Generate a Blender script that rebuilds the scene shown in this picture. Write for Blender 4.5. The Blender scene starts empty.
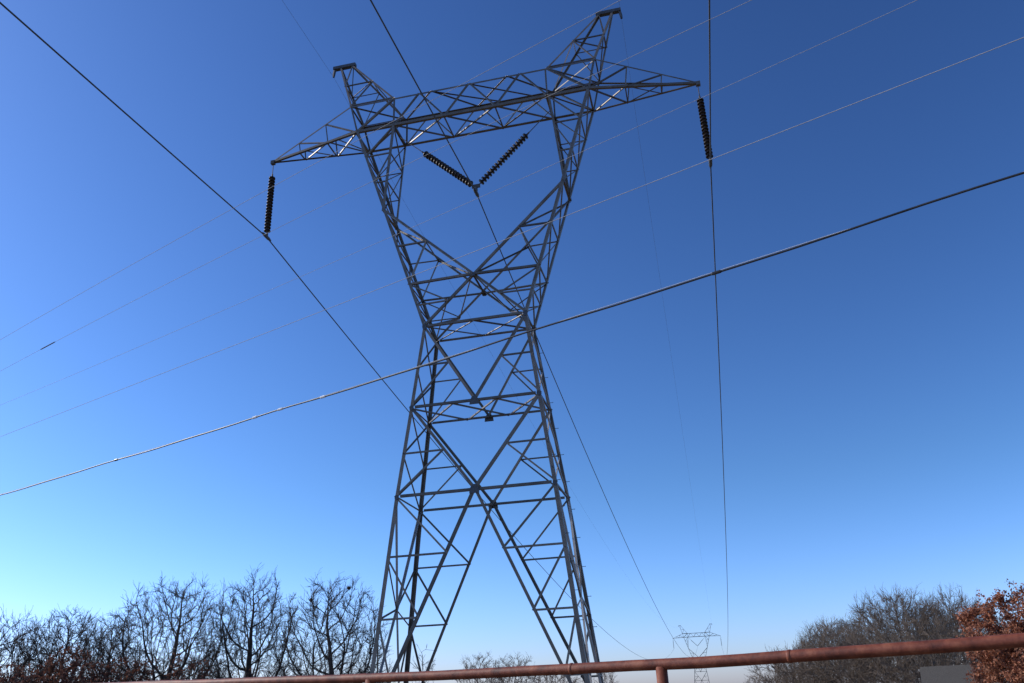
import bpy, math, random
import numpy as np
from mathutils import Vector, Matrix
R = math.radians
scn = bpy.context.scene
COL = scn.collection

# ------------------------------------------------------------------ camera
YAW, PITCH, ROLL = -0.2145833, 0.4136888, -0.0431103
CAM = Vector((6.579, -25.022, 1.41))
fw = Vector((math.sin(YAW)*math.cos(PITCH), math.cos(YAW)*math.cos(PITCH), math.sin(PITCH)))
r0 = Vector((math.cos(YAW), -math.sin(YAW), 0)); u0 = r0.cross(fw)
rt = r0*math.cos(ROLL) + u0*math.sin(ROLL); up = -r0*math.sin(ROLL) + u0*math.cos(ROLL)
cd = bpy.data.cameras.new('camera'); cam = bpy.data.objects.new('camera', cd); COL.objects.link(cam)
cd.sensor_width = 36.0; cd.lens = 819.0/1024*36.0
cd.clip_start = 0.1; cd.clip_end = 8000
m3 = Matrix((rt, up, -fw)).transposed()
cam.matrix_world = Matrix.Translation(CAM) @ m3.to_4x4()
scn.camera = cam

# ------------------------------------------------------------------ sky, sun, exposure
SUN_AZ, SUN_EL = R(-90), R(32)          # azimuth clockwise from +Y; the sun stands to the left
sd = Vector((math.sin(SUN_AZ)*math.cos(SUN_EL), math.cos(SUN_AZ)*math.cos(SUN_EL), math.sin(SUN_EL)))
w = bpy.data.worlds.new('World'); scn.world = w; w.use_nodes = True
nt = w.node_tree; bg = nt.nodes['Background']
sky = nt.nodes.new('ShaderNodeTexSky'); sky.sky_type = 'NISHITA'; sky.sun_disc = False
sky.sun_elevation = SUN_EL; sky.sun_rotation = SUN_AZ
sky.altitude = 0; sky.air_density = 1.1; sky.dust_density = 0.6; sky.ozone_density = 6.0
gm = nt.nodes.new('ShaderNodeGamma'); gm.inputs[1].default_value = 1.5      # the camera's contrast curve
nt.links.new(sky.outputs[0], gm.inputs[0]); 
wb = nt.nodes.new('ShaderNodeMix'); wb.data_type = 'RGBA'; wb.blend_type = 'MULTIPLY'; wb.inputs['Factor'].default_value = 1.0   # white balance
wb.inputs[7].default_value = (.96, .985, 1.02, 1); nt.links.new(gm.outputs[0], wb.inputs[6]); 
stc = nt.nodes.new('ShaderNodeTexCoord'); sep = nt.nodes.new('ShaderNodeSeparateXYZ'); nt.links.new(stc.outputs['Generated'], sep.inputs[0])
mr = nt.nodes.new('ShaderNodeMapRange'); mr.interpolation_type = 'SMOOTHSTEP'; mr.inputs['From Min'].default_value = -.02; mr.inputs['From Max'].default_value = .25
mr.inputs['To Min'].default_value = 1.0; mr.inputs['To Max'].default_value = 0.0; nt.links.new(sep.outputs['Z'], mr.inputs['Value'])
hz = nt.nodes.new('ShaderNodeMix'); hz.data_type = 'RGBA'; hz.blend_type = 'MULTIPLY'                 # winter air: the low sky stays blue
hz.inputs[7].default_value = (1.16, 1.09, 1.58, 1); nt.links.new(mr.outputs[0], hz.inputs['Factor'])
nt.links.new(wb.outputs[2], hz.inputs[6]); nt.links.new(hz.outputs[2], bg.inputs[0])
bg.inputs[1].default_value = 0.071
sl = bpy.data.lights.new('sun', 'SUN'); sl.energy = 4.0; sl.angle = R(0.53); sl.color = (1.0, 0.95, 0.87)
so = bpy.data.objects.new('sun', sl); COL.objects.link(so)
so.rotation_euler = sd.to_track_quat('Z', 'Y').to_euler(); so.location = (-40, -10, 60)
vs = scn.view_settings; vs.view_transform = 'Standard'; vs.look = 'None'; vs.gamma = 1; vs.exposure = 0.0
vs.use_curve_mapping = False

# ------------------------------------------------------------------ helpers
def mat(name, c1, c2=None, scale=8.0, rough=0.7, metal=0.0, bump=0.0, c3=None, detail=6, spec=None, stretch=None):
    m = bpy.data.materials.new(name); m.use_nodes = True
    n = m.node_tree.nodes; l = m.node_tree.links; b = n['Principled BSDF']
    b.inputs['Roughness'].default_value = rough; b.inputs['Metallic'].default_value = metal
    if spec is not None: b.inputs['Specular IOR Level'].default_value = spec
    if c2 is None:
        b.inputs['Base Color'].default_value = (*c1, 1); return m
    tc = n.new('ShaderNodeTexCoord'); mp = n.new('ShaderNodeMapping')
    if stretch: mp.inputs['Scale'].default_value = stretch
    l.new(tc.outputs['Object'], mp.inputs['Vector'])
    nz = n.new('ShaderNodeTexNoise'); nz.inputs['Scale'].default_value = scale; nz.inputs['Detail'].default_value = detail
    nz.inputs['Roughness'].default_value = 0.65
    l.new(mp.outputs[0], nz.inputs['Vector'])
    cr = n.new('ShaderNodeValToRGB'); e = cr.color_ramp.elements
    e[0].position = 0.32; e[0].color = (*c1, 1); e[1].position = 0.68; e[1].color = (*c2, 1)
    if c3: x = e.new(0.5); x.color = (*c3, 1)
    l.new(nz.outputs['Fac'], cr.inputs['Fac']); l.new(cr.outputs['Color'], b.inputs['Base Color'])
    if bump:
        bp = n.new('ShaderNodeBump'); bp.inputs['Strength'].default_value = bump; bp.inputs['Distance'].default_value = 0.02
        l.new(nz.outputs['Fac'], bp.inputs['Height']); l.new(bp.outputs['Normal'], b.inputs['Normal'])
    return m

M = {}
def vary(m, amt, warm=(1, 1, 1)):                # each bar or part gets its own slight tone
    n = m.node_tree.nodes; l = m.node_tree.links; b = n['Principled BSDF']; src = b.inputs['Base Color'].links[0].from_socket
    oi = n.new('ShaderNodeObjectInfo'); mp = n.new('ShaderNodeMapRange'); mp.inputs['To Min'].default_value = 1-amt; mp.inputs['To Max'].default_value = 1+amt
    l.new(oi.outputs['Random'], mp.inputs['Value'])
    mx = n.new('ShaderNodeMix'); mx.data_type = 'RGBA'; mx.blend_type = 'MULTIPLY'; mx.inputs['Factor'].default_value = 1
    l.new(src, mx.inputs[6]); l.new(mp.outputs[0], mx.inputs[7]); l.new(mx.outputs[2], b.inputs['Base Color'])
def thin(m, k):                                  # dry leaves let some light through
    n = m.node_tree.nodes; l = m.node_tree.links; b = n['Principled BSDF']; src = b.inputs['Base Color'].links[0].from_socket
    t = n.new('ShaderNodeBsdfTranslucent'); l.new(src, t.inputs[0]); mx = n.new('ShaderNodeMixShader'); mx.inputs[0].default_value = k
    l.new(b.outputs[0], mx.inputs[1]); l.new(t.outputs[0], mx.inputs[2]); l.new(mx.outputs[0], n['Material Output'].inputs[0])
M['steel'] = mat('galvanised_steel', (.105, .084, .063), (.205, .172, .137), 2.2, .45, .2)
M['steel_pale'] = mat('pale_galvanised_steel', (.30, .285, .265), (.42, .40, .38), 2.2, .5, .1)  # paler grey than the main steel, set on side-face braces of the body
vary(M['steel'], .32)
M['plate'] = mat('weathered_gusset_steel', (.06, .06, .063), (.11, .11, .115), 6.0, .6, .2)
M['porcelain'] = mat('brown_glazed_porcelain', (.018, .009, .007), (.030, .014, .010), 10, .42, spec=.25)
M['cap'] = mat('cap_steel', (.07, .06, .05), (.13, .11, .095), 30, .65, .2)
M['cable'] = mat('weathered_conductor', (.05, .05, .055), (.085, .085, .09), 6, .55, .3)
M['bright_wire'] = mat('bright_aluminium_wire', (.46, .44, .43), (.56, .54, .53), 4, .8, 0, spec=.15)
M['jacket'] = mat('dark_cable_jacket', (.02, .02, .022), (.04, .04, .043), 2.5, .4)
M['strand'] = mat('bright_steel_strand', (.70, .68, .65), (.80, .78, .75), 4, .7, 0, spec=.3)
M['rust'] = mat('rusty_pipe', (.075, .017, .008), (.28, .088, .042), 9, .6, 0, .25, (.175, .042, .019), 10, .4)
M['bark'] = mat('grey_brown_bark', (.035, .026, .021), (.09, .07, .058), 5, .9, 0, .3)
M['twig'] = mat('dark_twigs', (.032, .022, .017), (.058, .042, .033), 2, .9)
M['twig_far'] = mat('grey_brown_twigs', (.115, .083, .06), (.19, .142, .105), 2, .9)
M['leaf'] = mat('russet_dry_leaves', (.20, .068, .032), (.52, .25, .14), 5, .75, 0, 0, (.35, .128, .066), 3)
thin(M['leaf'], .3)
M['leaf_dark'] = mat('dark_russet_leaves', (.12, .045, .027), (.27, .11, .065), 3, .8, 0, 0, (.18, .068, .040), 3)
thin(M['leaf_dark'], .3)
M['shingle'] = mat('grey_asphalt_shingles', (.042, .036, .029), (.125, .108, .088), 26, .95, 0, .4, (.072, .062, .05), 6, None, (1, 1, 5))
M['siding'] = mat('pale_board_siding', (.30, .29, .27), (.40, .39, .37), 5, .8)
M['trim'] = mat('white_trim', (.55, .55, .53), (.66, .66, .64), 5, .6)
M['glass'] = mat('dark_window_glass', (.02, .025, .03), None, 1, .08)
M['concrete'] = mat('footing_concrete', (.28, .27, .25), (.40, .39, .36), 7, .9, 0, .3)
M['ground'] = mat('dry_winter_pasture', (.075, .055, .028), (.16, .12, .065), .35, .95, 0, .4, (.11, .083, .044), 10)
M['nest'] = mat('dead_leaf_nest', (.03, .022, .016), (.07, .05, .035), 14, .95, 0, .6)

def new_obj(name, verts, faces, material, parent=None, smooth=False):
    me = bpy.data.meshes.new(name)
    me.from_pydata([tuple(v) for v in verts], [], faces)
    for mm in (material if isinstance(material, (list, tuple)) else [material]): me.materials.append(mm)
    if smooth:
        me.polygons.foreach_set('use_smooth', [True]*len(me.polygons))
    me.update()
    o = bpy.data.objects.new(name, me); COL.objects.link(o)
    if parent is not None: o.parent = parent
    return o
def empty(name, loc=(0, 0, 0)):
    o = bpy.data.objects.new(name, None); COL.objects.link(o); o.location = loc; o.empty_display_size = .3
    return o
def tag(o, label=None, cat=None, group=None, kind=None):
    if label: o['label'] = label
    if cat: o['category'] = cat
    if group: o['group'] = group
    if kind: o['kind'] = kind
    return o
def local(V, F):                                 # recentre a mesh on its own middle
    V = [Vector(v) for v in V]; c = sum(V, Vector())/len(V)
    return [v-c for v in V], F, c
def part(name, V, F, material, parent, smooth=False):
    v, f, c = local(V, F)
    base = Vector((0, 0, 0))
    p = parent
    while p is not None: base += p.location; p = p.parent
    o = new_obj(name, v, f, material, parent, smooth); o.location = c - base
    return o
def box(c, sx, sy, sz, V=None, F=None):
    V = [] if V is None else V; F = [] if F is None else F; b = len(V)
    for dx in (-.5, .5):
        for dy in (-.5, .5):
            for dz in (-.5, .5): V.append(Vector((c[0]+dx*sx, c[1]+dy*sy, c[2]+dz*sz)))
    for f in ((0, 1, 3, 2), (4, 6, 7, 5), (0, 4, 5, 1), (2, 3, 7, 6), (0, 2, 6, 4), (1, 5, 7, 3)): F.append(tuple(b+i for i in f))
    return V, F
def tube(pts, rad, n=6, V=None, F=None, caps=True):
    V = [] if V is None else V; F = [] if F is None else F
    pts = [Vector(p) for p in pts]
    rad = rad if hasattr(rad, '__len__') else [rad]*len(pts)
    t = (pts[1]-pts[0]).normalized(); a = t.orthogonal().normalized(); b0 = len(V)
    for i, p in enumerate(pts):
        t = (pts[min(i+1, len(pts)-1)] - pts[max(i-1, 0)]).normalized()
        a = (a - t*a.dot(t)).normalized(); b = t.cross(a)
        for k in range(n):
            an = 2*math.pi*k/n
            V.append(p + (a*math.cos(an) + b*math.sin(an))*rad[i])
    for i in range(len(pts)-1):
        for k in range(n):
            k2 = (k+1) % n
            F.append((b0+i*n+k, b0+i*n+k2, b0+(i+1)*n+k2, b0+(i+1)*n+k))
    if caps:
        F.append(tuple(b0+k for k in reversed(range(n)))); e = b0+(len(pts)-1)*n
        F.append(tuple(e+k for k in range(n)))
    return V, F
def angle(A, B, d1, d2, wd, V=None, F=None):     # an L-section steel angle from A to B, flanges along d1 and d2
    V = [] if V is None else V; F = [] if F is None else F
    wd = wd*.80; A = Vector(A); B = Vector(B); a = (B-A).normalized()
    d1 = Vector(d1); d1 = (d1 - a*d1.dot(a)).normalized()
    d2 = Vector(d2); d2 = d2 - a*d2.dot(a); d2 = (d2 - d1*d2.dot(d1)).normalized()
    t = max(.008, wd*.11); b = len(V)
    prof = ((0, 0), (wd, 0), (wd, t), (t, t), (t, wd), (0, wd))
    for P in (A, B):
        for x, y in prof: V.append(P + d1*x + d2*y)
    for k in range(6):
        k2 = (k+1) % 6; F.append((b+k, b+k2, b+6+k2, b+6+k))
    F.append(tuple(b+k for k in reversed((0, 1, 2, 3)))); F.append(tuple(b+k for k in reversed((0, 3, 4, 5))))
    F.append(tuple(b+6+k for k in (0, 1, 2, 3))); F.append(tuple(b+6+k for k in (0, 3, 4, 5)))
    return V, F

# ------------------------------------------------------------------ ground
def ground():
    V = []; F = []; rings = [0, 8, 20, 40, 80, 160, 320, 700, 1500, 4000]; n = 64
    rng = random.Random(3)
    V.append(Vector((0, 0, 0)))
    for r in rings[1:]:
        for k in range(n):
            a = 2*math.pi*k/n
            V.append(Vector((r*math.cos(a), r*math.sin(a), -0.02*rng.random() - (0 if r < 90 else min(2.2, (r-90)*.008)))))
    for k in range(n): F.append((0, 1+k, 1+(k+1) % n))
    for i in range(len(rings)-2):
        for k in range(n):
            k2 = (k+1) % n; F.append((1+i*n+k, 1+(i+1)*n+k, 1+(i+1)*n+k2, 1+i*n+k2))
    return tag(new_obj('ground', V, F, M['ground'], None, True), kind='structure')
ground()
def gz(x, y):
    r = math.hypot(x, y); return -(0 if r < 90 else min(2.2, (r-90)*.008)) - .02

# ------------------------------------------------------------------ the transmission tower
N = {'F': (3.332, 1.587, 0.25), 'T': (2.567, 1.154, 7.362), 'M': (2.188, .932, 10.336), 'W': (1.824, .710, 13.308),
     'BI': (3.061, .696, 22.176), 'BO': (4.632, .696, 22.176), 'TI': (3.061, .696, 23.517), 'TO': (4.948, .696, 23.517),
     'K': (3.395, .702, 18.307), 'C': (0, .796, 15.031), 'P': (8.56, .05, 22.021), 'PI': (5.221, .06, 26.30), 'PO': (5.815, .06, 26.30)}
def nd(n, sx=1, sy=1):
    v = N[n]; return Vector((v[0]*sx, v[1]*sy, v[2]))
def lp(a, b, t): return a + (b-a)*t
TIP_Z = 22.0; V_Z = 18.98; HALF = 8.56

def build_tower():
    root = empty('transmission_tower')
    tag(root, 'tall grey steel lattice tower with wide crossarm filling the middle of the view', 'transmission tower', 'lattice towers of the power line')
    st = M['steel']
    X = Vector((1, 0, 0)); Y = Vector((0, 1, 0)); Z = Vector((0, 0, 1))
    def brace(par, A, B, nrm, wd=.065, name='brace', side=1, m=st):
        nrm = Vector(nrm); a = (B-A).normalized(); s = a.cross(nrm)
        if s.z < 0: s = -s
        s = s*side
        V, F = angle(A - nrm*.004, B - nrm*.004, s, -nrm, wd)
        return part(name, V, F, m, par)
    def plate(par, c, nrm, pts, th=.02):
        nrm = Vector(nrm).normalized(); u = Z.cross(nrm).normalized(); V = []; F = []
        k = len(pts)
        for s in (.5, -.5):
            for x, y in pts: V.append(Vector(c) + u*x + Z*y + nrm*(th*s))
        F.append(tuple(range(k))); F.append(tuple(reversed(range(k, 2*k))))
        for i in range(k): j = (i+1) % k; F.append((i, i+k, j+k, j))
        return part('gusset_plate', V, F, M['plate'], par)
    trap = [(.16, .12), (-.16, .12), (-.14, -.03), (-.06, -.16), (.06, -.16), (.14, -.03)]
    octo = lambda a, b: [(a, b*.5), (a*.5, b), (-a*.5, b), (-a, b*.5), (-a, -b*.5), (-a*.5, -b), (a*.5, -b), (a, -b*.5)]

    # four legs up to the waist
    legs = {}
    for sx in (-1, 1):
        for sy in (-1, 1):
            V = []; F = []
            ch = [nd('F', sx, sy) + (nd('F', sx, sy)-nd('T', sx, sy))*.02, nd('T', sx, sy), nd('M', sx, sy), nd('W', sx, sy)]
            for i, wd in enumerate((.155, .145, .14)):
                angle(ch[i], ch[i+1], (-sx, 0, 0), (0, -sy, 0), wd, V, F)
            L = part('leg', V, F, st, root); legs[sx, sy] = L
    # footings are things of their own (the tower stands on them)
    zf = [.26, .513, .757]
    # --- front and back faces of the body
    for sy in (-1, 1):
        n = Vector((0, sy, 0))
        Mm = Vector((0, N['M'][1]*sy, N['M'][2])); Tm = Vector((0, N['T'][1]*sy, N['T'][2])); C = nd('C', 0, sy)
        for sx in (-1, 1):
            T, Mn, W, Fo = nd('T', sx, sy), nd('M', sx, sy), nd('W', sx, sy), nd('F', sx, sy)
            L = legs[sx, sy]
            brace(root, W, Mm, n, .105, 'diagonal_brace'); brace(root, Mn, Tm, n, .115, 'diagonal_brace'); brace(root, Tm, Fo, n, .115, 'diagonal_brace')
            a, b = lp(W, Mn, .5), lp(W, Mm, .5)
            brace(L, a, b, n); brace(L, b, Mn, n)
            a, b = lp(Mn, T, .53), lp(Mn, Tm, .53)
            brace(L, a, b, n); brace(L, b, T, n)
            prev = T
            for t in zf:
                a, b = lp(T, Fo, t), lp(Tm, Fo, t)
                brace(L, a, b, n, .07); brace(L, prev, b, n, .07); prev = a
        plate(root, Mm + n*.012, n, [(x, -y) for x, y in reversed(trap)]); plate(root, Tm + n*.012, n, [(x, -y+.03) for x, y in reversed(trap)])
        plate(root, C + n*.012, n, octo(.09, .07))
        for sx in (-1, 1):
            plate(root, nd('W', sx, sy) + n*.014 - X*sx*.05, n, octo(.07, .10)); plate(root, nd('M', sx, sy) + n*.014 - X*sx*.06, n, octo(.07, .08))
            plate(root, nd('T', sx, sy) + n*.014 - X*sx*.06, n, octo(.065, .07))
    # --- left and right faces of the body
    for sx in (-1, 1):
        n = Vector((sx, 0, 0))
        for a, b in (('W', 'M'), ('M', 'T')):
            A0, A1, B0, B1 = nd(a, sx, -1), nd(a, sx, 1), nd(b, sx, -1), nd(b, sx, 1)
            m0, m1 = lp(A0, B0, .53), lp(A1, B1, .53)
            for p, q, k in ((A0, m1, 0), (A1, m0, .03), (m0, B1, 0), (m1, B0, .03)):
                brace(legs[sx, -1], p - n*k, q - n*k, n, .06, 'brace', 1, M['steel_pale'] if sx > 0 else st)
        T0, T1, F0, F1 = nd('T', sx, -1), nd('T', sx, 1), nd('F', sx, -1), nd('F', sx, 1)
        ap = (lp(T0, F0, .455) + lp(T1, F1, .455))*.5
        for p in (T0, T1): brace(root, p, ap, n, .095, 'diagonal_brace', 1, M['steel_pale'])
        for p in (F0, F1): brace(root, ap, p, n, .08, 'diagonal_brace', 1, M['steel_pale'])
        for Tn, Fn, sy in ((T0, F0, -1), (T1, F1, 1)):
            p1, p2, p3 = (lp(Tn, Fn, t) for t in zf)
            q1 = lp(Tn, ap, .57)
            brace(legs[sx, sy], p1, ap, n, .055); brace(legs[sx, sy], ap, p2, n, .06)
            q3 = lp(ap, Fn, .55); brace(legs[sx, sy], p3, q3, n, .055); brace(legs[sx, sy], p2, q3, n, .055)
    # step bolts up two legs
    for sx, sy in ((1, 1), (1, -1)):
        for k in range(22 if sy == 1 else 14):
            z = 3.4 + k*.45*(1 if sy == 1 else .9); ch = ('F', 'T') if z < N['T'][2] else ('T', 'M') if z < N['M'][2] else ('M', 'W')
            a, b = nd(ch[0], sx, sy), nd(ch[1], sx, sy); p = lp(a, b, (z-a.z)/(b.z-a.z))
            d = Vector((0, sy, 0)) if (k % 2) else Vector((sx, 0, 0))
            o = Vector((-.05*sx, 0, 0)) if (k % 2) else Vector((0, -.05*sy, 0))
            V, F = tube([p+o-d*.02, p+o+d*.10, p+o+d*.10, p+o+d*.113], [.008, .008, .014, .014], 6)
            part('step_bolt', V, F, M['plate'], legs[sx, sy])
    # --- horizontal frames at waist, middle and lower level with plan bracing
    for key, wd in (('W', .105), ('M', .10), ('T', .105)):
        x, y, z = N[key]; V = []; F = []
        for sy in (-1, 1): angle((-x+.16, y*sy*.99, z), (x-.16, y*sy*.99, z), (0, 0, 1), (0, -sy, 0), wd, V, F)
        for sx in (-1, 1): angle((sx*x*.985, -y+.16, z), (sx*x*.985, y-.16, z), (0, 0, 1), (-sx, 0, 0), .07, V, F)
        fr = part('horizontal_frame', V, F, st, root)
        z -= .02
        def pl(x0, s0, x1, s1, dz=0, sd_=1): brace(fr, Vector((x0, y*s0*.97, z+dz)), Vector((x1, y*s1*.97, z+dz)), (0, 0, -1), .06, side=sd_)
        if key == 'W':
            for s in (-1, 1): pl(0, -1, s*x, 1); pl(0, 1, s*x, -1, .02, -s)
        if key == 'M':
            t = x/3
            for a, b in ((-x, -t), (-t, t), (t, x)): pl(a, -1, b, 1); pl(a, 1, b, -1, .022)
    # --- the forked upper body
    for sx in (-1, 1):
        V = []; F = []
        for sy in (-1, 1):
            W, K, BO, BI = nd('W', sx, sy), nd('K', sx, sy), nd('BO', sx, sy), nd('BI', sx, sy)
            angle(W, BO, (-sx, 0, 0), (0, -sy, 0), .13, V, F)
            angle(K, BI, (sx, 0, 0), (0, -sy, 0), .10, V, F)
            C = nd('C', 0, sy); w2 = nd('W', -sx, sy)
            angle(K - Vector((0, sy*.01*(2+sx), 0)), w2 - Vector((0, sy*.01*(2+sx), 0)), (0, 0, 1), (0, -sy, 0), .105, V, F)
        fk = part('fork', V, F, st, root)
        lev = [lp(nd('BO', sx, 1), nd('K', sx, 1), t).z for t in (.33, .66)]
        def on(a, b, z, sy):
            p, q = nd(a, sx, sy), nd(b, sx, sy) if b != 'C' else nd('C', 0, sy)
            return lp(p, q, (z-p.z)/(q.z-p.z))
        for sy in (-1, 1):
            n = Vector((0, sy, 0))
            o = [nd('BO', sx, sy)] + [on('BO', 'K', z, sy) for z in lev]; i = [nd('BI', sx, sy)] + [on('BI', 'K', z, sy) for z in lev]
            for k in (1, 2): brace(fk, o[k], i[k], n, .06)
            brace(fk, i[0], o[1], n, .06); brace(fk, i[1], o[2], n, .055)
            # lower part: outer chord against the inner chord running to the crotch
            C = nd('C', 0, sy); K = nd('K', sx, sy); zc = C.z
            oc = on('W', 'K', zc, sy); mi = lp(K, C, .5); om = on('W', 'K', mi.z, sy)
            brace(fk, oc, C, n, .10, 'brace'); brace(fk, om, mi, n, .07); brace(fk, mi, oc, n, .07)
            md = lp(C, nd('W', sx, sy), .5); mo = on('W', 'K', md.z, sy)
            brace(fk, md, mo, n, .06)
            brace(fk, oc, md, n, .055)
        # outer (side) face zigzag between front and back chords
        zs = [N['BO'][2]] + lev + [N['K'][2], lp(nd('K'), nd('C', 0), .5).z, N['C'][2], (N['C'][2]+N['W'][2])/2, N['W'][2]]
        n = Vector((sx, 0, -.3)).normalized()
        for k in range(len(zs)-1):
            a0, a1 = on('W', 'BO', zs[k], -1), on('W', 'BO', zs[k], 1); b0, b1 = on('W', 'BO', zs[k+1], -1), on('W', 'BO', zs[k+1], 1)
            brace(fk, a0, b1, n, .055); brace(fk, a1 - n*.03, b0 - n*.03, n, .055)
            if k: brace(fk, a0, a1, n, .055)
        # inner face of the triangle and of the long inner chords
        n = Vector((-sx, 0, 0))
        zi = [N['BI'][2]] + lev + [N['K'][2]]
        for k in range(3):
            a0, a1 = on('BI', 'K', zi[k], -1), on('BI', 'K', zi[k], 1); b0, b1 = on('BI', 'K', zi[k+1], -1), on('BI', 'K', zi[k+1], 1)
            brace(fk, (a0, a1)[k % 2], (b1, b0)[k % 2], n, .05); brace(fk, b0, b1, n, .055)
        n = Vector((-sx, 0, 1)).normalized()
        K0, K1, C0, C1 = nd('K', sx, -1), nd('K', sx, 1), nd('C', 0, -1), nd('C', 0, 1)
        m0, m1 = lp(K0, C0, .5), lp(K1, C1, .5)
        for p, q in ((K1, m0), (m1, C0), (m0, m1)): brace(fk, p, q, n, .06)
        W0, W1 = nd('W', sx, -1), nd('W', sx, 1); d0, d1 = lp(C0, W0, .5), lp(C1, W1, .5)
        for p, q in ((C0, d1), (d0, W1), (d1, W0)): brace(fk, p, q, n, .06)
        if sx == 1: brace(fk, C0, C1, (0, 0, 1), .07)
    # --- bridge between the forks
    V = []; F = []
    x = N['BO'][0]
    for sy in (-1, 1):
        y = N['BI'][1]*sy
        angle((-x, y, N['BI'][2]), (x, y, N['BI'][2]), (0, 0, 1), (0, -sy, 0), .135, V, F)
        angle((-N['TO'][0], y, N['TI'][2]), (N['TO'][0], y, N['TI'][2]), (0, 0, -1), (0, -sy, 0), .09, V, F)
    br = part('bridge', V, F, st, root)
    xi = N['BI'][0]; bx = [-xi, -xi/3, xi/3, xi]; tx = [-xi*2/3, 0, xi*2/3]
    zb, zt, yb = N['BI'][2], N['TI'][2], N['BI'][1]
    P = lambda x, s, z: Vector((x, yb*s, z))
    for sy in (-1, 1):
        n = (0, sy, 0)
        for k in range(3):
            brace(br, P(bx[k], sy, zb), P(tx[k], sy, zt), n, .075); brace(br, P(tx[k], sy, zt), P(bx[k+1], sy, zb), n, .075)
        for sx in (-1, 1):
            brace(br, nd('TI', sx, sy), nd('BO', sx, sy), n, .10); brace(br, nd('TI', sx, sy), nd('BI', sx, sy), n, .07)
            brace(br, nd('TO', sx, sy), nd('BO', sx, sy), n, .085)
    dn = (0, 0, -1)
    for k in range(3):
        brace(br, P(bx[k], -1, zb), P(bx[k+1], 1, zb), dn, .065); brace(br, P(bx[k], 1, zb+.03), P(bx[k+1], -1, zb+.03), dn, .085 if k == 2 else .065, 'brace', -1 if k == 2 else 1)
    for k in range(4): brace(br, P(bx[k], -1, zb+.015), P(bx[k], 1, zb+.015), dn, .12 if k in (0, 3) else .06)
    u = (0, 0, 1)
    tz = [(-xi, 1), (-xi/2, -1), (0, 1), (xi/2, -1), (xi, 1)]
    for (x0, s0), (x1, s1) in zip(tz, tz[1:]): brace(br, P(x0, s0, zt), P(x1, s1, zt), u, .06)
    for x0, x1 in ((-xi/2, .35*xi), (0, .4*xi*1.9)): brace(br, P(x0, -1, zt-.02), P(x1, 1, zt-.02), u, .05)
    for sx in (-1, 1):
        brace(br, nd('BO', sx, 1), nd('BI', sx, -1), dn, .085); brace(br, nd('BO', sx, -1), nd('BO', sx, 1), dn, .085)
        brace(br, nd('TO', sx, -1), nd('TI', sx, 1), u, .06); brace(br, nd('TO', sx, -1), nd('TO', sx, 1), u, .06)
    # --- the two cross arms and the two earth-wire peaks
    for sx in (-1, 1):
        V = []; F = []
        for sy in (-1, 1):
            tip = nd('P', sx, sy)
            angle(nd('BO', sx, sy), tip, (0, 0, 1), (0, -sy, 0), .115 if sy < 0 else .10, V, F)
            angle(nd('TO', sx, sy), tip + Z*.06, (0, 0, -1), (0, -sy, 0), .065, V, F)
        box((sx*(HALF+.02), 0, TIP_Z+.03), .16, .14, .16, V, F)
        ar = part('cross_arm', V, F, st, root)
        for sy in (-1, 1):
            n = (0, sy, 0); tp = nd('P', sx, sy)
            t1, t2 = lp(nd('TO', sx, sy), tp, .32), lp(nd('TO', sx, sy), tp, .66); b1, b2 = lp(nd('BO', sx, sy), tp, .34), lp(nd('BO', sx, sy), tp, .67)
            brace(ar, t1, b1, n, .055); brace(ar, t2, b2, n, .05); brace(ar, t1, nd('BO', sx, sy), n, .07); brace(ar, t2, b1, n, .06)
            if sy < 0: nb = (b1, b2)
            else: fb = (b1, b2)
        for k in (0, 1): brace(ar, nb[k], fb[k], dn, .055)
        brace(ar, fb[0], nd('BO', sx, -1), dn, .065, 'brace', -1 if sx > 0 else 1); brace(ar, fb[1], nb[0], dn, .055)
        brace(ar, nd('BO', sx, 1), nb[0] + Z*.03, dn, .05, 'brace', -1 if sx < 0 else 1)
        # peak
        V = []; F = []
        for sy in (-1, 1):
            angle(nd('TI', sx, sy), nd('PI', sx, sy), (sx, 0, 0), (0, -sy, 0), .095, V, F)
            angle(nd('TO', sx, sy), nd('PO', sx, sy), (-sx, 0, 0), (0, -sy, 0), .095, V, F)
        pk = part('peak', V, F, st, root)
        V, F = box((sx*5.62, 0, 26.33), 1.0, .17, .14)
        part('peak_beam', V, F, M['plate'], pk)
        V, F = tube([(sx*6.06, 0, 26.3), (sx*6.10, 0, 26.05), (sx*6.11, 0, 25.9)], [.06, .06, .045], 6)
        part('earth_wire_clamp', V, F, M['plate'], pk)
        for sy in (-1, 1):
            n = (0, sy, 0); PI, PO, TI, TO = (nd(k, sx, sy) for k in ('PI', 'PO', 'TI', 'TO'))
            im, om = lp(TI, PI, .5), lp(TO, PO, .5)
            brace(pk, om, im, n, .055); brace(pk, TO, im, n, .055); brace(pk, om, PI, n, .05)
            brace(pk, lp(TO, PO, .02), lp(TI, PI, .02), n, .05)
        n = (sx, 0, 0); o0, o1 = lp(nd('TO', sx, -1), nd('PO', sx, -1), .5), lp(nd('TO', sx, 1), nd('PO', sx, 1), .5)
        i0, i1 = lp(nd('TI', sx, -1), nd('PI', sx, -1), .5), lp(nd('TI', sx, 1), nd('PI', sx, 1), .5)
        brace(pk, o0, o1, n, .05); brace(pk, nd('TO', sx, 1), o0, n, .05); brace(pk, o1, nd('PO', sx, -1), n, .045)
        n = (-sx, 0, 1); n = Vector(n).normalized()
        brace(pk, i0, i1, n, .05); brace(pk, nd('TI', sx, 1), i0, n, .055); brace(pk, i1, nd('PI', sx, -1), n, .045)
        brace(pk, i0, o1, (0, 0, -1), .05); brace(pk, nd('TI', sx, -1), nd('TO', sx, 1), (0, 0, -1), .055)
    return root
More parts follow.
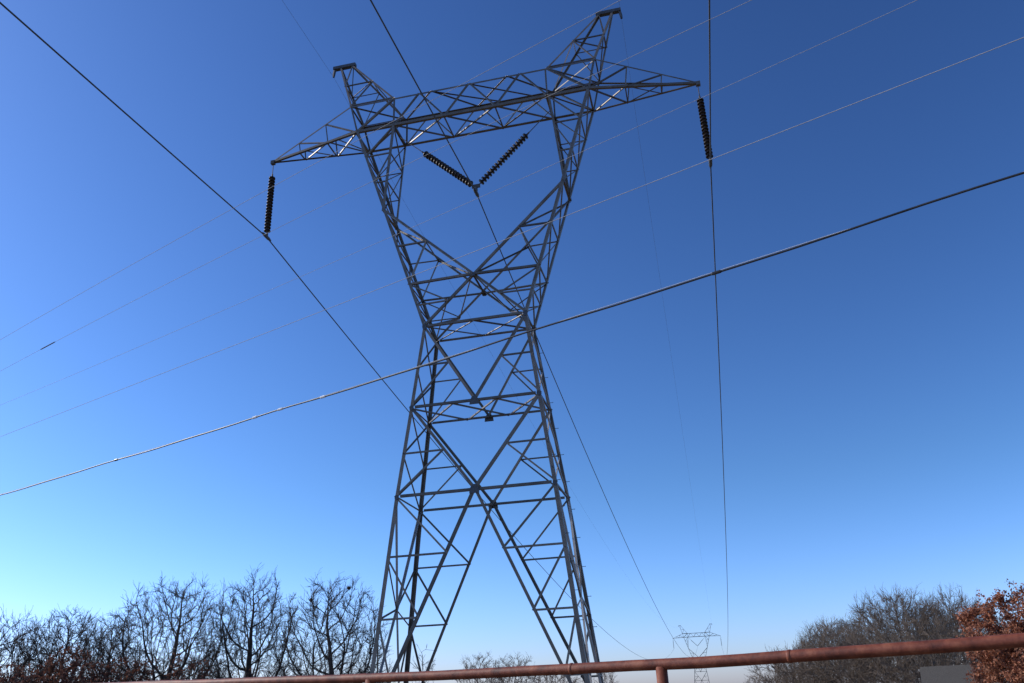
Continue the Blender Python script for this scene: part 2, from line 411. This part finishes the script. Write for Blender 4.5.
tower = build_tower()
for sx in (-1, 1):
    for sy in (-1, 1):
        f = nd('F', sx, sy); f = f + (f-nd('T', sx, sy))*.02
        V, F = tube([(f.x, f.y, -.4), (f.x, f.y, f.z-.09), (f.x, f.y, f.z-.02)], [.36, .36, .31], 20)
        tag(new_obj('concrete_footing', V, F, M['concrete']), 'round concrete footing under the %s leg of the big steel tower' %
            {(-1, -1): 'near left', (-1, 1): 'far left', (1, -1): 'near right', (1, 1): 'far right'}[sx, sy], 'footing', 'concrete footings of the tower')

# ------------------------------------------------------------------ insulator strings
PITCH_D = .146
def disc_mesh():
    prof = [(.030, .072), (.046, .066), (.054, .040), (.072, .034), (.120, .010), (.130, -.018), (.130, -.040), (.118, -.046), (.095, -.036),
            (.088, -.048), (.070, -.036), (.060, -.048), (.018, -.074)]
    n = 20; V = []; F = []
    for r, z in prof:
        for k in range(n): V.append((r*math.cos(2*math.pi*k/n), r*math.sin(2*math.pi*k/n), z))
    for i in range(len(prof)-1):
        for k in range(n):
            k2 = (k+1) % n; F.append((i*n+k, (i+1)*n+k, (i+1)*n+k2, i*n+k2))
    F.append(tuple(range(n))); F.append(tuple(reversed(range((len(prof)-1)*n, len(prof)*n))))
    me = bpy.data.meshes.new('disc'); me.from_pydata(V, [], F); me.materials.append(M['porcelain']); me.materials.append(M['cap'])
    for i, p in enumerate(me.polygons):
        p.use_smooth = True
        p.material_index = 1 if (i < 2*n or i >= 10*n) else 0
    me.update(); return me
DISC = disc_mesh()
def insulator(A, B, link, label, clamp=True, nd_=18):
    A = Vector(A); B = Vector(B); d = (B-A).normalized()
    root = empty('insulator_string', A); tag(root, label, 'insulator', 'brown insulator strings on the tower')
    V, F = tube([A, A+d*(link-.05)], .016, 6); part('link_rod', V, F, M['cap'], root)
    V, F = tube([A+d*(link-.12), A+d*(link+.02)], [.03, .035], 8); part('ball_eye', V, F, M['cap'], root)
    q = d.to_track_quat('-Z', 'Y')
    for k in range(nd_):
        o = bpy.data.objects.new('disc', DISC); COL.objects.link(o); o.parent = root
        o.location = d*(link + .073 + k*PITCH_D); o.rotation_mode = 'QUATERNION'; o.rotation_quaternion = q
    e = A + d*(link + nd_*PITCH_D)
    V, F = tube([e, B], .022, 6); part('end_fitting', V, F, M['cap'], root)
    if clamp:
        V, F = tube([B+Vector((0, 0, .05)), B-Vector((0, 0, .12))], [.05, .055], 8)
        tube([B+Vector((0, -.32, -.09)), B+Vector((0, -.15, -.10)), B+Vector((0, .15, -.10)), B+Vector((0, .32, -.09))], [.03, .065, .065, .03], 8, V, F)
        part('suspension_clamp', V, F, M['plate'], root)
    return root
insulator((-HALF, 0, TIP_Z-.03), (-HALF, 0, 18.60), .62, 'brown disc insulator string hanging straight down from the left arm tip')
insulator((HALF, 0, TIP_Z-.03), (HALF, 0, 18.60), .62, 'brown disc insulator string hanging straight down from the right arm tip')
insulator((-3.061, 0, 22.12), (-.09, 0, 19.22), 1.40, 'left slanting insulator string of the V under the bridge', False)
insulator((3.061, 0, 22.12), (.09, 0, 19.22), 1.40, 'right slanting insulator string of the V under the bridge', False)
yk = empty('yoke_clamp', (0, 0, 19.16)); tag(yk, 'grey yoke plate and clamp joining the V strings to the centre wire', 'clamp')
V, F = box((0, 0, 19.2), .32, .03, .16); part('yoke_plate', V, F, M['cap'], yk)
V, F = tube([(0, 0, 19.14), (0, 0, 18.98)], [.06, .06], 8); part('hanger', V, F, M['plate'], yk)
V, F = tube([(0, -.34, 18.92), (0, -.15, 18.91), (0, .15, 18.91), (0, .34, 18.92)], [.03, .07, .07, .03], 8); part('clamp_body', V, F, M['plate'], yk)

# ------------------------------------------------------------------ line conductors
SPAN = 300.0; DROP = -1.8
def catenary(P, far_sag, near_sag, dzf=DROP, dzn=0.0):
    P = Vector(P); pts = []
    for i in range(-70, 0):
        t = -i/70; t = t**1.35
        pts.append(P + Vector((0, -SPAN*t, dzn*t - 4*near_sag*t*(1-t))))
    for i in range(0, 101):
        t = (i/100)**1.2
        pts.append(P + Vector((0, SPAN*t, dzf*t - 4*far_sag*t*(1-t))))
    return pts
def wire(name, pts, r, material, label, cat='power line', group=None, n=6):
    V, F = tube(pts, r, n); return tag(new_obj(name, V, F, material, None, True), label, cat, group)
g = 'phase conductors of the transmission line'
wire('conductor', catenary((-HALF, 0, 18.49), 8.9, 5.0), .024, M['cable'], 'thick dark wire held by the insulator under the left arm tip', 'power line', g)
wire('conductor', catenary((0, 0, 18.91), 8.9, 5.4), .024, M['cable'], 'thick dark wire held by the V of insulators in the middle', 'power line', g)
wire('conductor', catenary((HALF, 0, 18.49), 8.9, 5.0), .024, M['cable'], 'thick dark wire held by the insulator under the right arm tip', 'power line', g)
g = 'earth wires on the tower peaks'
wire('earth_wire', catenary((-6.11, 0, 25.9), 6.3, 3.2), .0048, M['cable'], 'thin earth wire clamped to the left peak of the tower', 'earth wire', g, 5)
wire('earth_wire', catenary((6.11, 0, 25.9), 6.3, 3.2), .0042, M['cable'], 'thin earth wire clamped to the right peak of the tower', 'earth wire', g, 5)

# ------------------------------------------------------------------ roadside distribution line that crosses in front
DA = R(-68.3); DV = Vector((math.sin(DA), math.cos(DA), 0)); DN = Vector((-DV.y, DV.x, 0))*-1
DN = DN if DN.y > 0 else -DN
def road_wire(o, c, amp=0, seed=0, dz=0.0):         # c: height above the camera as a parabola along the line
    rng = random.Random(seed); pts = []; ph = [rng.random()*6 for _ in range(4)]
    for i in range(-110, 111):
        q = i*.5
        z = c[0]*min(q*q, 900)*(1 if q > -8 else .3) + c[1]*q + c[2] + dz
        z += amp*(math.sin(q*1.1+ph[0]) + .6*math.sin(q*2.3+ph[1]) + .4*math.sin(q*.45+ph[2]))
        pts.append(CAM + DN*o + DV*q + Vector((0, 0, z)))
    return pts
g = 'thin roadside wires crossing the picture'
names = ['topmost thin pale roadside wire, passing near the top of the right peak',
         'second thin pale roadside wire from the top, carrying a dark splice at left',
         'third thin pale roadside wire from the top, just under the V insulators',
         'fourth thin pale roadside wire, lowest and brightest of the thin ones']
WC = [(7.75, (-.001312, .015408, 8.502)), (8.85, (-.001388, .027712, 8.515)), (10.2, (.000675, -.01661, 8.525)), (9.5, (-.000017, .007422, 6.801))]
for i, (o_, c) in enumerate(WC):
    pts = road_wire(o_, c); o = wire('roadside_wire', pts, (.0040, .0040, .0036, .0050)[i], M['bright_wire'], names[i], 'power line', g, 6)
    if i == 1:
        a, b = pts[110+39], lp(pts[110+40], pts[110+41], .35); d = (b-a).normalized()
        V, F = tube([a, a+d*.05, b-d*.05, b], [.008, .013, .013, .008], 8)
        part('splice_sleeve', V, F, M['nest'], o)
tc = empty('telecom_cable', CAM + DN*9.2 + Vector((0, 0, 4.94))); TC = (.000528, -.002724, 4.94)
tag(tc, 'thick dark wavy cable lashed under a bright strand, lowest roadside line, crossing the tower waist', 'cable')
V, F = tube(road_wire(9.2, TC, .009, 4, -.008), .0138, 8); part('cable', V, F, M['jacket'], tc, True)
V, F = tube(road_wire(9.208, TC, .003, 9, .0115), .0032, 6); part('strand', V, F, M['strand'], tc, True)
lash = road_wire(9.2, TC, .009, 4, -.006)
for q, mt in ((33, 'jacket'), (24, 'strand'), (22.6, 'strand'), (20.4, 'strand'), (6, 'jacket'), (-3, 'jacket')):
    k = int(q); a = lash[110+k]; d = (lash[111+k]-a).normalized(); a = a + d*(q-k)*.5
    V, F = tube([a-d*.07, a-d*.05, a+d*.05, a+d*.07], [.015, .023, .023, .015], 8); part('lashing_clip', V, F, M[mt], tc)

# ------------------------------------------------------------------ the next tower of the line, far away
def far_tower():
    V = []; F = []
    bpy.context.view_layer.update()
    def walk(o):
        for c in o.children:
            if c.name.split('.')[0] != 'step_bolt':
                b = len(V); mw = c.matrix_world
                V.extend(mw @ v.co for v in c.data.vertices); F.extend(tuple(b+i for i in p.vertices) for p in c.data.polygons)
            walk(c)
    walk(tower)
    o = new_obj('transmission_tower', V, F, M['steel']); o.location = (0, SPAN, DROP)
    tag(o, 'tiny distant lattice tower seen just above the rusty rail, right of the big tower', 'transmission tower', 'lattice towers of the power line')
    g = 'insulator strings of the distant tower'
    for A, B, s0, s1, lab in (((-HALF, 22.0), (-HALF, 18.5), .18, .94, 'tiny insulator string under the left arm tip of the distant tower'),
                      ((HALF, 22.0), (HALF, 18.5), .18, .94, 'tiny insulator string under the right arm tip of the distant tower'),
                      ((-3.06, 22.1), (0, 19.0), .30, .97, 'tiny left string of the V in the distant tower'),
                      ((3.06, 22.1), (0, 19.0), .30, .97, 'tiny right string of the V in the distant tower')):
        A = Vector((A[0], SPAN, A[1]+DROP)); B = Vector((B[0], SPAN, B[1]+DROP)); pts = [A, lp(A, B, s0)]; rad = [.02, .03]
        for k in range(18):
            t = s0 + (s1-s0)*(k+.2)/18; pts += [lp(A, B, t), lp(A, B, t+.3*(s1-s0)/18), lp(A, B, t+.6*(s1-s0)/18)]; rad += [.05, .127, .05]
        pts.append(B); rad.append(.03)
        V, F = tube(pts, rad, 8)
        tag(new_obj('insulator_string', V, F, M['porcelain']), lab, 'insulator', g)
far_tower()

# ------------------------------------------------------------------ rusty pipe fence along the road
def pix(x, y, o):                                # the point at perpendicular distance o from the camera that shows at pixel x, y
    v = fw + rt*((x-512)/819.0) + up*((341.5-y)/819.0); v.normalize()
    return CAM + v*(o/v.dot(DN))
def fence():
    O_ = 5.45; r = .0365
    top = [(140, 685.0), (240, 681.8), (440, 675.8), (572, 668.8), (700, 662.9), (790, 656.3), (1024, 640.6)]
    P = [pix(x, y, O_) for x, y in top]
    e = (P[-1]-P[-2]).normalized(); P.append(P[-1]+e*7); P.insert(0, P[0] + (P[0]-P[1])*1.6)
    root = empty('pipe_fence', (P[3].x, P[3].y, 0)); tag(root, 'rusty red brown pipe fence running across the bottom of the picture', 'fence')
    rng = random.Random(2)
    def rail(PP, rr):
        V = []; F = []; pts = []; rad = []
        for a, b in zip(PP, PP[1:]):
            n = max(2, int((b-a).length/.35))
            for k in range(n):
                pts.append(lp(a, b, k/n) + Vector((0, 0, rng.uniform(-.003, .003)))); rad.append(rr*rng.uniform(.985, 1.015))
        pts.append(PP[-1]); rad.append(rr)
        tube(pts, rad, 16, V, F); return V, F
    V, F = rail(P, r); tr = part('top_rail', V, F, M['rust'], root, True)
    for k in (4, 6):                              # weld rings at the joints
        a = P[k]; d = (P[k+1]-P[k]).normalized()
        V, F = tube([a-d*.016, a-d*.007, a+d*.007, a+d*.016], [r*.98, r*1.10, r*1.10, r*.98], 16); part('weld', V, F, M['rust'], tr, True)
    for f in (.66, .32):
        V, F = rail([Vector((p.x, p.y, p.z*f)) for p in P], .030); part('lower_rail', V, F, M['rust'], root, True)
    def onrail(x):
        for a, b in zip(top, top[1:]):
            if a[0] <= x <= b[0]: return pix(x, a[1]+(b[1]-a[1])*(x-a[0])/(b[0]-a[0]), O_)
    ps = [onrail(661), onrail(370)]; step = ps[0]-ps[1]
    ps += [ps[0]+step, ps[0]+step*2, ps[0]+step*3, ps[1]-step, ps[1]-step*2]
    for p in ps:
        q = min(range(len(P)-1), key=lambda k: (lp(P[k], P[k+1], .5)-p).length)
        zt = p.z
        V, F = tube([(p.x, p.y, -.3), (p.x, p.y, .6), (p.x, p.y, zt-.012)], [.040, .039, .039], 16)
        part('post', V, F, M['rust'], root, True)
fence()

# ------------------------------------------------------------------ trees
def npmesh(name, V, F, material, parent):
    V = np.asarray(V, np.float32); F = np.asarray(F, np.int32)
    me = bpy.data.meshes.new(name); nv, nf = len(V), len(F); k = F.shape[1]
    me.vertices.add(nv); me.vertices.foreach_set('co', V.ravel())
    me.loops.add(nf*k); me.loops.foreach_set('vertex_index', F.ravel())
    me.polygons.add(nf); me.polygons.foreach_set('loop_start', np.arange(0, nf*k, k, dtype=np.int32))
    me.materials.append(material); me.update(calc_edges=True)
    o = bpy.data.objects.new(name, me); COL.objects.link(o); o.parent = parent
    return o
def unit(a): return a/(np.linalg.norm(a, axis=-1, keepdims=True)+1e-9)
def skeleton(rng, h, rx, trunk_h, npts, step, kill, lean, low, shell, bottom, core=.28):
    """a bare broadleaf tree grown by space colonisation: nodes, parents"""
    zc = trunk_h + (h-trunk_h)*low; rzt = h-zc; rzb = zc-bottom
    ph = rng.uniform(0, 6.28, 6); am = rng.uniform(.015, .055, 6)
    u = unit(rng.normal(0, 1, (npts*2, 3))); q = rng.random(len(u))**(1/shell)
    a = np.arctan2(u[:, 1], u[:, 0]); el = np.arcsin(u[:, 2])
    lump = 1 + sum(am[i]*np.sin((i+2)*a+ph[i]+2.1*(i+1)*el) for i in range(6))
    A = u*(q*lump)[:, None]; A[:, :2] *= rx; A[:, 2] = np.where(A[:, 2] > 0, A[:, 2]*rzt, A[:, 2]*rzb) + zc; A[:, 0] += lean*A[:, 2]
    A = A[(A[:, 2] > bottom) & ((np.hypot(A[:, 0]-lean*A[:, 2], A[:, 1]) > core*rx) | (A[:, 2] > zc+.35*rzt))][:npts]      # open heart: the trunk forks
    nt_ = max(2, int((trunk_h+.25)/step)); z = np.linspace(-.25, trunk_h, nt_+1)
    P = [np.array([lean*zz + .05*rng.normal()*min(zz+.25, 1)*.6, .05*rng.normal()*.6, zz]) for zz in z]; par = [-1] + list(range(nt_))
    P = np.array(P); D = unit(np.gradient(P, axis=0)); par = np.array(par)
    first = max(1, int(nt_*.55))                                       # no limbs from the foot of the trunk
    d2 = ((A[:, None, :]-P[None, first:, :])**2).sum(2); near = d2.argmin(1)+first; best = d2.min(1)
    nch = np.zeros(len(P), int)
    for it in range(110):
        if len(A) == 0: break
        v = unit(A - P[near]); acc = np.zeros((len(P), 3)); np.add.at(acc, near, v)
        g_ = np.unique(near); g_ = g_[nch[g_] < 4]
        if len(g_) == 0: break
        nd_ = unit(unit(acc[g_]) + .6*D[g_] + rng.normal(0, .13, (len(g_), 3)) + np.array([0, 0, .06])); nP = P[g_] + nd_*step
        nch[g_] += 1; k0 = len(P)
        P = np.concatenate([P, nP]); D = np.concatenate([D, nd_]); par = np.concatenate([par, g_]); nch = np.concatenate([nch, np.zeros(len(g_), int)])
        d2 = ((A[:, None, :]-nP[None, :, :])**2).sum(2); m = d2.min(1); am_ = d2.argmin(1)
        up2 = m < best; near = np.where(up2, am_+k0, near); best = np.where(up2, m, best)
        keep = best > kill*kill; A, near, best = A[keep], near[keep], best[keep]
    return P, D, par
def branches(rng, h, rx, trunk_h, r, npts=2000, step=.32, kill=.42, lean=0.0, low=.42, shell=2.2, bottom=None, twigs=2.7, tlen=.70, tipr=.013, rmin=.0085):
    P, D, par = skeleton(rng, h, rx, trunk_h, npts, step, kill, lean, low, shell, trunk_h*.45 if bottom is None else bottom)
    n = len(P); e = 1.95; acc = np.zeros(n)
    for i in range(n-1, -1, -1):                                       # pipe model: children always come after their parent
        if acc[i] == 0: acc[i] = tipr**e
        if par[i] >= 0: acc[par[i]] += acc[i]
    rad = acc**(1/e); rad *= min(1.6, max(.5, r/rad[0])) ** np.clip(np.log(rad/tipr)/np.log(rad[0]/tipr), 0, 1)
    k = np.arange(n)[par >= 0]
    S = np.stack([P[par[k]], P[k]], 1); RR = np.stack([np.minimum(rad[par[k]], rad[k]*1.5), rad[k]], 1)
    big = rad[k] > min(.045, .45*rad[k].max())
    out = [(S[big], RR[big], np.ones(big.sum(), int)), (S[~big], RR[~big], np.ones((~big).sum(), int))]
    # twig sprays on all the thin wood
    thin = k[rad[k] < .035]; idx = np.repeat(thin, rng.poisson(twigs, len(thin))); m = len(idx)
    for lev in range(2):
        if lev == 0: base = P[idx] + (P[par[idx]]-P[idx])*rng.random((m, 1)); dd = D[idx]; L = tlen*rng.uniform(.4, 1.2, m)
        else:
            rep_ = np.repeat(np.arange(m), 2); f = rng.integers(1, 4, len(rep_)); base = T[rep_, f]; dd = unit(T[rep_, f]-T[rep_, f-1]); L = L[rep_]*rng.uniform(.3, .6, len(rep_)); m = len(rep_)
        d = unit(dd*1.0 + rng.normal(0, .42, (m, 3)) + np.array([0, 0, .22])); T = np.empty((m, 4, 3)); T[:, 0] = base
        for i in range(3): d = unit(d + rng.normal(0, .07, (m, 3))); T[:, i+1] = T[:, i] + d*(L/3)[:, None]
        out.append((T, np.tile(np.array([1.25, 1.1, 1.0, .8])*rmin*(1 if lev == 0 else .85), (m, 1)), np.full(m, 3)))
    return out
def sweep(levels, ns):
    Vs = []; Fs = []; b0 = 0
    for (P, Rr, cnt), n in zip(levels, ns):
        if len(P) == 0: continue
        nb, m1 = P.shape[:2]
        T = np.empty_like(P); T[:, 1:-1] = P[:, 2:]-P[:, :-2]; T[:, 0] = P[:, 1]-P[:, 0]; T[:, -1] = P[:, -1]-P[:, -2]; T = unit(T)
        mean = unit(P[:, -1] - P[:, 0]); ref = np.where(np.abs(mean[:, 2:3]) < .8, np.array([[0, 0, 1.]]), np.array([[1., 0, 0]]))[:, None, :]
        A = unit(np.cross(T, np.broadcast_to(ref, T.shape))); B = np.cross(T, A)
        an = np.arange(n)*2*math.pi/n
        Q = P.copy()
        if m1 == 2: Q[:, 1] += T[:, 1]*Rr[:, 1:2]*.4; Q[:, 0] -= T[:, 0]*Rr[:, 0:1]*.4         # let the joints overlap
        ring = Q[:, :, None, :] + (A[:, :, None, :]*np.cos(an)[None, None, :, None] + B[:, :, None, :]*np.sin(an)[None, None, :, None])*Rr[:, :, None, None]
        Vs.append(ring.reshape(-1, 3))
        bi, si, ki = (x.ravel() for x in np.meshgrid(np.arange(nb), np.arange(m1-1), np.arange(n), indexing='ij')); k2 = (ki+1) % n
        base = b0 + (bi*m1+si)*n
        Fs.append(np.stack([base+ki, base+k2, base+n+k2, base+n+ki], 1)); b0 += nb*m1*n
    return np.concatenate(Vs), np.concatenate(Fs)
def leaves(rng, C, per, size, spread):
    C = np.repeat(C, per, axis=0); n = len(C); C = C + rng.normal(0, spread, (n, 3))*np.array([1, 1, .8])
    a = unit(rng.normal(0, 1, (n, 3))); b = unit(np.cross(a, rng.normal(0, 1, (n, 3)))); nn = np.cross(a, b)
    s = (size*rng.uniform(.55, 1.35, n))[:, None]
    V = np.stack([C-a*s*.5, C-a*s*.05+b*s*.32-nn*s*.1, C+a*s*.5-nn*s*.2, C-a*s*.05-b*s*.32-nn*s*.1], 1).reshape(-1, 3)
    return V, np.arange(4*n).reshape(n, 4)
def polar(px, dist, y=690):
    v = fw + rt*((px-512)/819.0) + up*((341.5-y)/819.0); h = Vector((v.x, v.y, 0)).normalized()
    p = CAM + h*dist; return Vector((p.x, p.y, gz(p.x, p.y)))
def tree(name, px, dist, h, rx, seed, label, cat='tree', group=None, trunk_h=None, r=None, leafy=None, twig='twig', bark='bark', **kw):
    rng = np.random.default_rng(seed); base = polar(px, dist)
    root = empty(name, base); tag(root, label, cat, group)
    lv = branches(rng, h, rx, trunk_h or h*.2, r or h*.026, **kw)
    V, F = sweep(lv[:1], (8,))
    npmesh('trunk', V, F, M[bark], root)
    V, F = sweep(lv[1:], (4, 3, 3)); npmesh('crown', V, F, M[twig], root)
    if leafy:
        mt, per, size, spr, keep, zmax = leafy
        P = np.concatenate([q[0][:, 1:].reshape(-1, 3) for q in lv[2:]])
        P = P[(rng.random(len(P)) < keep) & (P[:, 2] < zmax*h)]
        V, F = leaves(rng, P, per, size, spr); npmesh('foliage', V, F, M[mt], root)
    return root
# left grove: bare oaks about sixty to seventy metres off
gl = 'bare trees of the left grove'
tree('bare_oak', -10, 66, 7.9, 3.6, 11, 'bare tree cut by the left edge of the picture', group=gl)
tree('bare_oak', 58, 68, 8.5, 3.1, 12, 'bare tree with a narrow upright crown, second from the left edge', group=gl, low=.5)
tree('bare_oak', 104, 72, 8.5, 2.4, 13, 'slim bare tree squeezed behind the left shoulder of the broad domed one', group=gl, low=.5)
tree('bare_oak', 163, 64, 10.1, 4.35, 14, 'broad bare tree with a domed crown left of centre in the left grove', group=gl, trunk_h=1.6, r=.46, npts=2300, kill=.46, shell=2.8)
tree('bare_oak', 248, 64, 10.6, 3.3, 15, 'tallest bare tree, with a pointed crown, between the two broad domed ones', group=gl, r=.40, low=.48, npts=2000, kill=.46, shell=2.6, trunk_h=1.8)
tree('bare_oak', 331, 60, 9.6, 4.0, 16, 'wide spreading bare tree closest to the big tower, with low arching limbs', group=gl, trunk_h=1.2, r=.48, npts=2300, kill=.46, low=.36, shell=2.8)
gb = 'low russet oaks under the left grove'
ld = lambda keep, zm=1.1: ('leaf_dark', 1, .15, .05, keep, zm)
kb = dict(low=.4, npts=500, step=.26, kill=.34, tlen=.5, bottom=.3, tipr=.008, trunk_h=.7, shell=2.6)
tree('russet_oak', 8, 60, 4.5, 2.5, 21, 'low dark russet oak at the left edge', group=gb, leafy=ld(.45), **kb)
tree('russet_oak', 66, 60, 5.6, 2.1, 22, 'tallest low russet oak, rounded, below the narrow upright tree', group=gb, leafy=ld(.55), **kb)
tree('russet_oak', 124, 60, 4.8, 2.4, 23, 'low russet oak just left of the trunk of the broad domed tree', group=gb, leafy=ld(.34), **kb)
tree('russet_oak', 188, 59, 4.9, 1.9, 24, 'thin russet oak right of the trunk of the broad domed tree', group=gb, leafy=ld(.20), **kb)
tree('russet_oak', 240, 58, 3.8, 2.2, 25, 'sparse low russet oak beneath the pointed tree', group=gb, leafy=ld(.07), **kb)
gs = 'leafless brush below the left grove'
ks = dict(trunk_h=.6, r=.07, low=.4, npts=300, step=.3, kill=.38, bottom=.2, tipr=.009, shell=2.6)
for i, (px, h, lab) in enumerate(((35, 5.4, 'leafless grey brush near the left edge between russet oaks'), (150, 4.8, 'leafless brush around the trunk of the broad domed tree'),
                             (213, 5.6, 'leafless brush between the broad domed tree and the pointed one'), (285, 5.0, 'leafless brush between the pointed tree and the spreading one'),
                             (366, 4.4, 'leafless brush behind the near left leg of the tower'))):
    tree('leafless_brush', px, 74+i, h, 3.0, 40+i, lab, 'shrub', gs, **ks)
tree('sapling', 424, 52, 4.7, 1.1, 61, 'thin bare sapling seen between the left legs of the tower', 'tree', None, trunk_h=1.6, r=.03, npts=45, step=.25, tipr=.008, twigs=1.2)
# middle distance
gm = 'distant bare trees seen through the tower'
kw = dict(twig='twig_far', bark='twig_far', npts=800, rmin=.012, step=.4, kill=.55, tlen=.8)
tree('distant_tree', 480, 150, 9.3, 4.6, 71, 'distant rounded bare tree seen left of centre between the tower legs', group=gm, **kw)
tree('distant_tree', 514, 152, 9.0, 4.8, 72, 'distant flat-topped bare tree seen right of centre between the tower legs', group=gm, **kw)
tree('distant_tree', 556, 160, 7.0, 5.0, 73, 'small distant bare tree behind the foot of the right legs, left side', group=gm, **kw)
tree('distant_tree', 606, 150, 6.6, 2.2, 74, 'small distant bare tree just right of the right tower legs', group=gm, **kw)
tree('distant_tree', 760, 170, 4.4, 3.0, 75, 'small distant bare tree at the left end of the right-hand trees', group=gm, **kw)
# right side
gr = 'grey brown bare trees on the right'
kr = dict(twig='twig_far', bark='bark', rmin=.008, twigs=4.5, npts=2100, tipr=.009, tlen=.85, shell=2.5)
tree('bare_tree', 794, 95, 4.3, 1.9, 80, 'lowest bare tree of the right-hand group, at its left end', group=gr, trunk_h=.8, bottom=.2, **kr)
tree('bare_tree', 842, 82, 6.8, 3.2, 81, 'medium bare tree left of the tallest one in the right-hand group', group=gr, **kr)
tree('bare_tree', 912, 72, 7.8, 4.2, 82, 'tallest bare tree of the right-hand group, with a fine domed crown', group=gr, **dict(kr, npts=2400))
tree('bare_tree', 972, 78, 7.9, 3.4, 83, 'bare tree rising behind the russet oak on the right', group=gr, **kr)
for i, (px, h, lab) in enumerate(((804, 4.2, 'brush under the left end of the right-hand trees'), (846, 5.0, 'brush below the medium tree of the right-hand group'), (888, 5.0, 'brush left of the grey shed roof'), (936, 5.2, 'brush behind the grey shed roof'))):
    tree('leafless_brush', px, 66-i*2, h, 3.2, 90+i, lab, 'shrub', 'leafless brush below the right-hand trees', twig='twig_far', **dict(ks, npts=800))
tree('russet_oak', 1057, 25, 3.4, 1.8, 101, 'bright russet oak keeping its dry leaves at the right edge', group=None, leafy=('leaf', 4, .066, .045, .75, 1.2), trunk_h=.7, r=.08, npts=900, step=.16, kill=.2, tlen=.3, bottom=.15, tipr=.005, rmin=.003, shell=2.6)
# dark leaf nests high in the spreading tree
for px, py, lab in ((349, 588, 'dark ball of a nest high in the right of the spreading tree'), (311, 600, 'dark ball of a nest left of centre in the spreading tree')):
    v = fw + rt*((px-512)/819.0) + up*((341.5-py)/819.0); p = CAM + v*(59.4/Vector((v.x, v.y, 0)).length)
    rng = random.Random(px); V = []; F = []
    for i in range(9):
        for k in range(12):
            a, b = math.pi*i/8, 2*math.pi*k/12; s = .13*rng.uniform(.75, 1.2)
            V.append(Vector((math.sin(a)*math.cos(b), math.sin(a)*math.sin(b), .9*math.cos(a)))*s)
    for i in range(8):
        for k in range(12): k2 = (k+1) % 12; F.append((i*12+k, (i+1)*12+k, (i+1)*12+k2, i*12+k2))
    o = tag(new_obj('nest', V, F, M['nest']), lab, 'nest', 'nests in the spreading tree'); o.location = p

# ------------------------------------------------------------------ grey-roofed shed beyond the fence
def shed():
    c = polar(980, 46); d = (c-CAM); d.z = 0; d.normalize(); s = Vector((d.y, -d.x, 0))
    root = empty('shed', c); tag(root, 'low shed with a grey shingle roof beside the russet oak', 'shed')
    ang = math.atan2(s.y, s.x); root.rotation_euler = (0, 0, ang)
    def lpart(name, V, F, m, par=root):
        v, f, cc = local(V, F); o = new_obj(name, v, f, m, par); o.location = cc; return o
    Lh, Wh, ew, rg = 2.1, 1.6, 1.2, 2.16
    V, F = box((0, 0, ew/2), Lh*2, Wh*2, ew)
    b = len(V)
    for x in (-Lh, Lh): V += [Vector((x, -Wh, ew+.003)), Vector((x, Wh, ew+.003)), Vector((x, 0, rg-.08))]
    F += [(b, b+1, b+2), (b+3, b+5, b+4), (b, b+2, b+5, b+3), (b+1, b+4, b+5, b+2)]
    wall = lpart('wall', V, F, M['siding'])
    V = []; F = []
    for sy in (-1, 1):
        k = len(V); ov = .25; dn = (rg-ew)/Wh*ov
        for x in (-Lh-.2, Lh+.2):
            for (yy, zz) in ((0, rg), (sy*(Wh+ov), ew-dn), (sy*(Wh+ov), ew-dn-.07), (0, rg-.07)): V.append(Vector((x, yy, zz)))
        for f in ((0, 1, 2, 3), (7, 6, 5, 4), (0, 4, 5, 1), (1, 5, 6, 2), (2, 6, 7, 3)): F.append(tuple(k+i for i in f))
    lpart('roof', V, F, M['shingle'])
    V, F = box((-.6, -Wh-.02, .65), .9, .04, 1.2); dr = lpart('door', V, F, M['trim'])
    V, F = box((.9, -Wh-.02, .8), .8, .04, .55); wi = lpart('window', V, F, M['trim'])
    V, F = box((.9, -Wh-.045, .8), .66, .012, .41); v, f, cc = local(V, F); o = new_obj('pane', v, f, M['glass'], wi); o.location = cc - Vector((.9, -Wh-.02, .8))
shed()
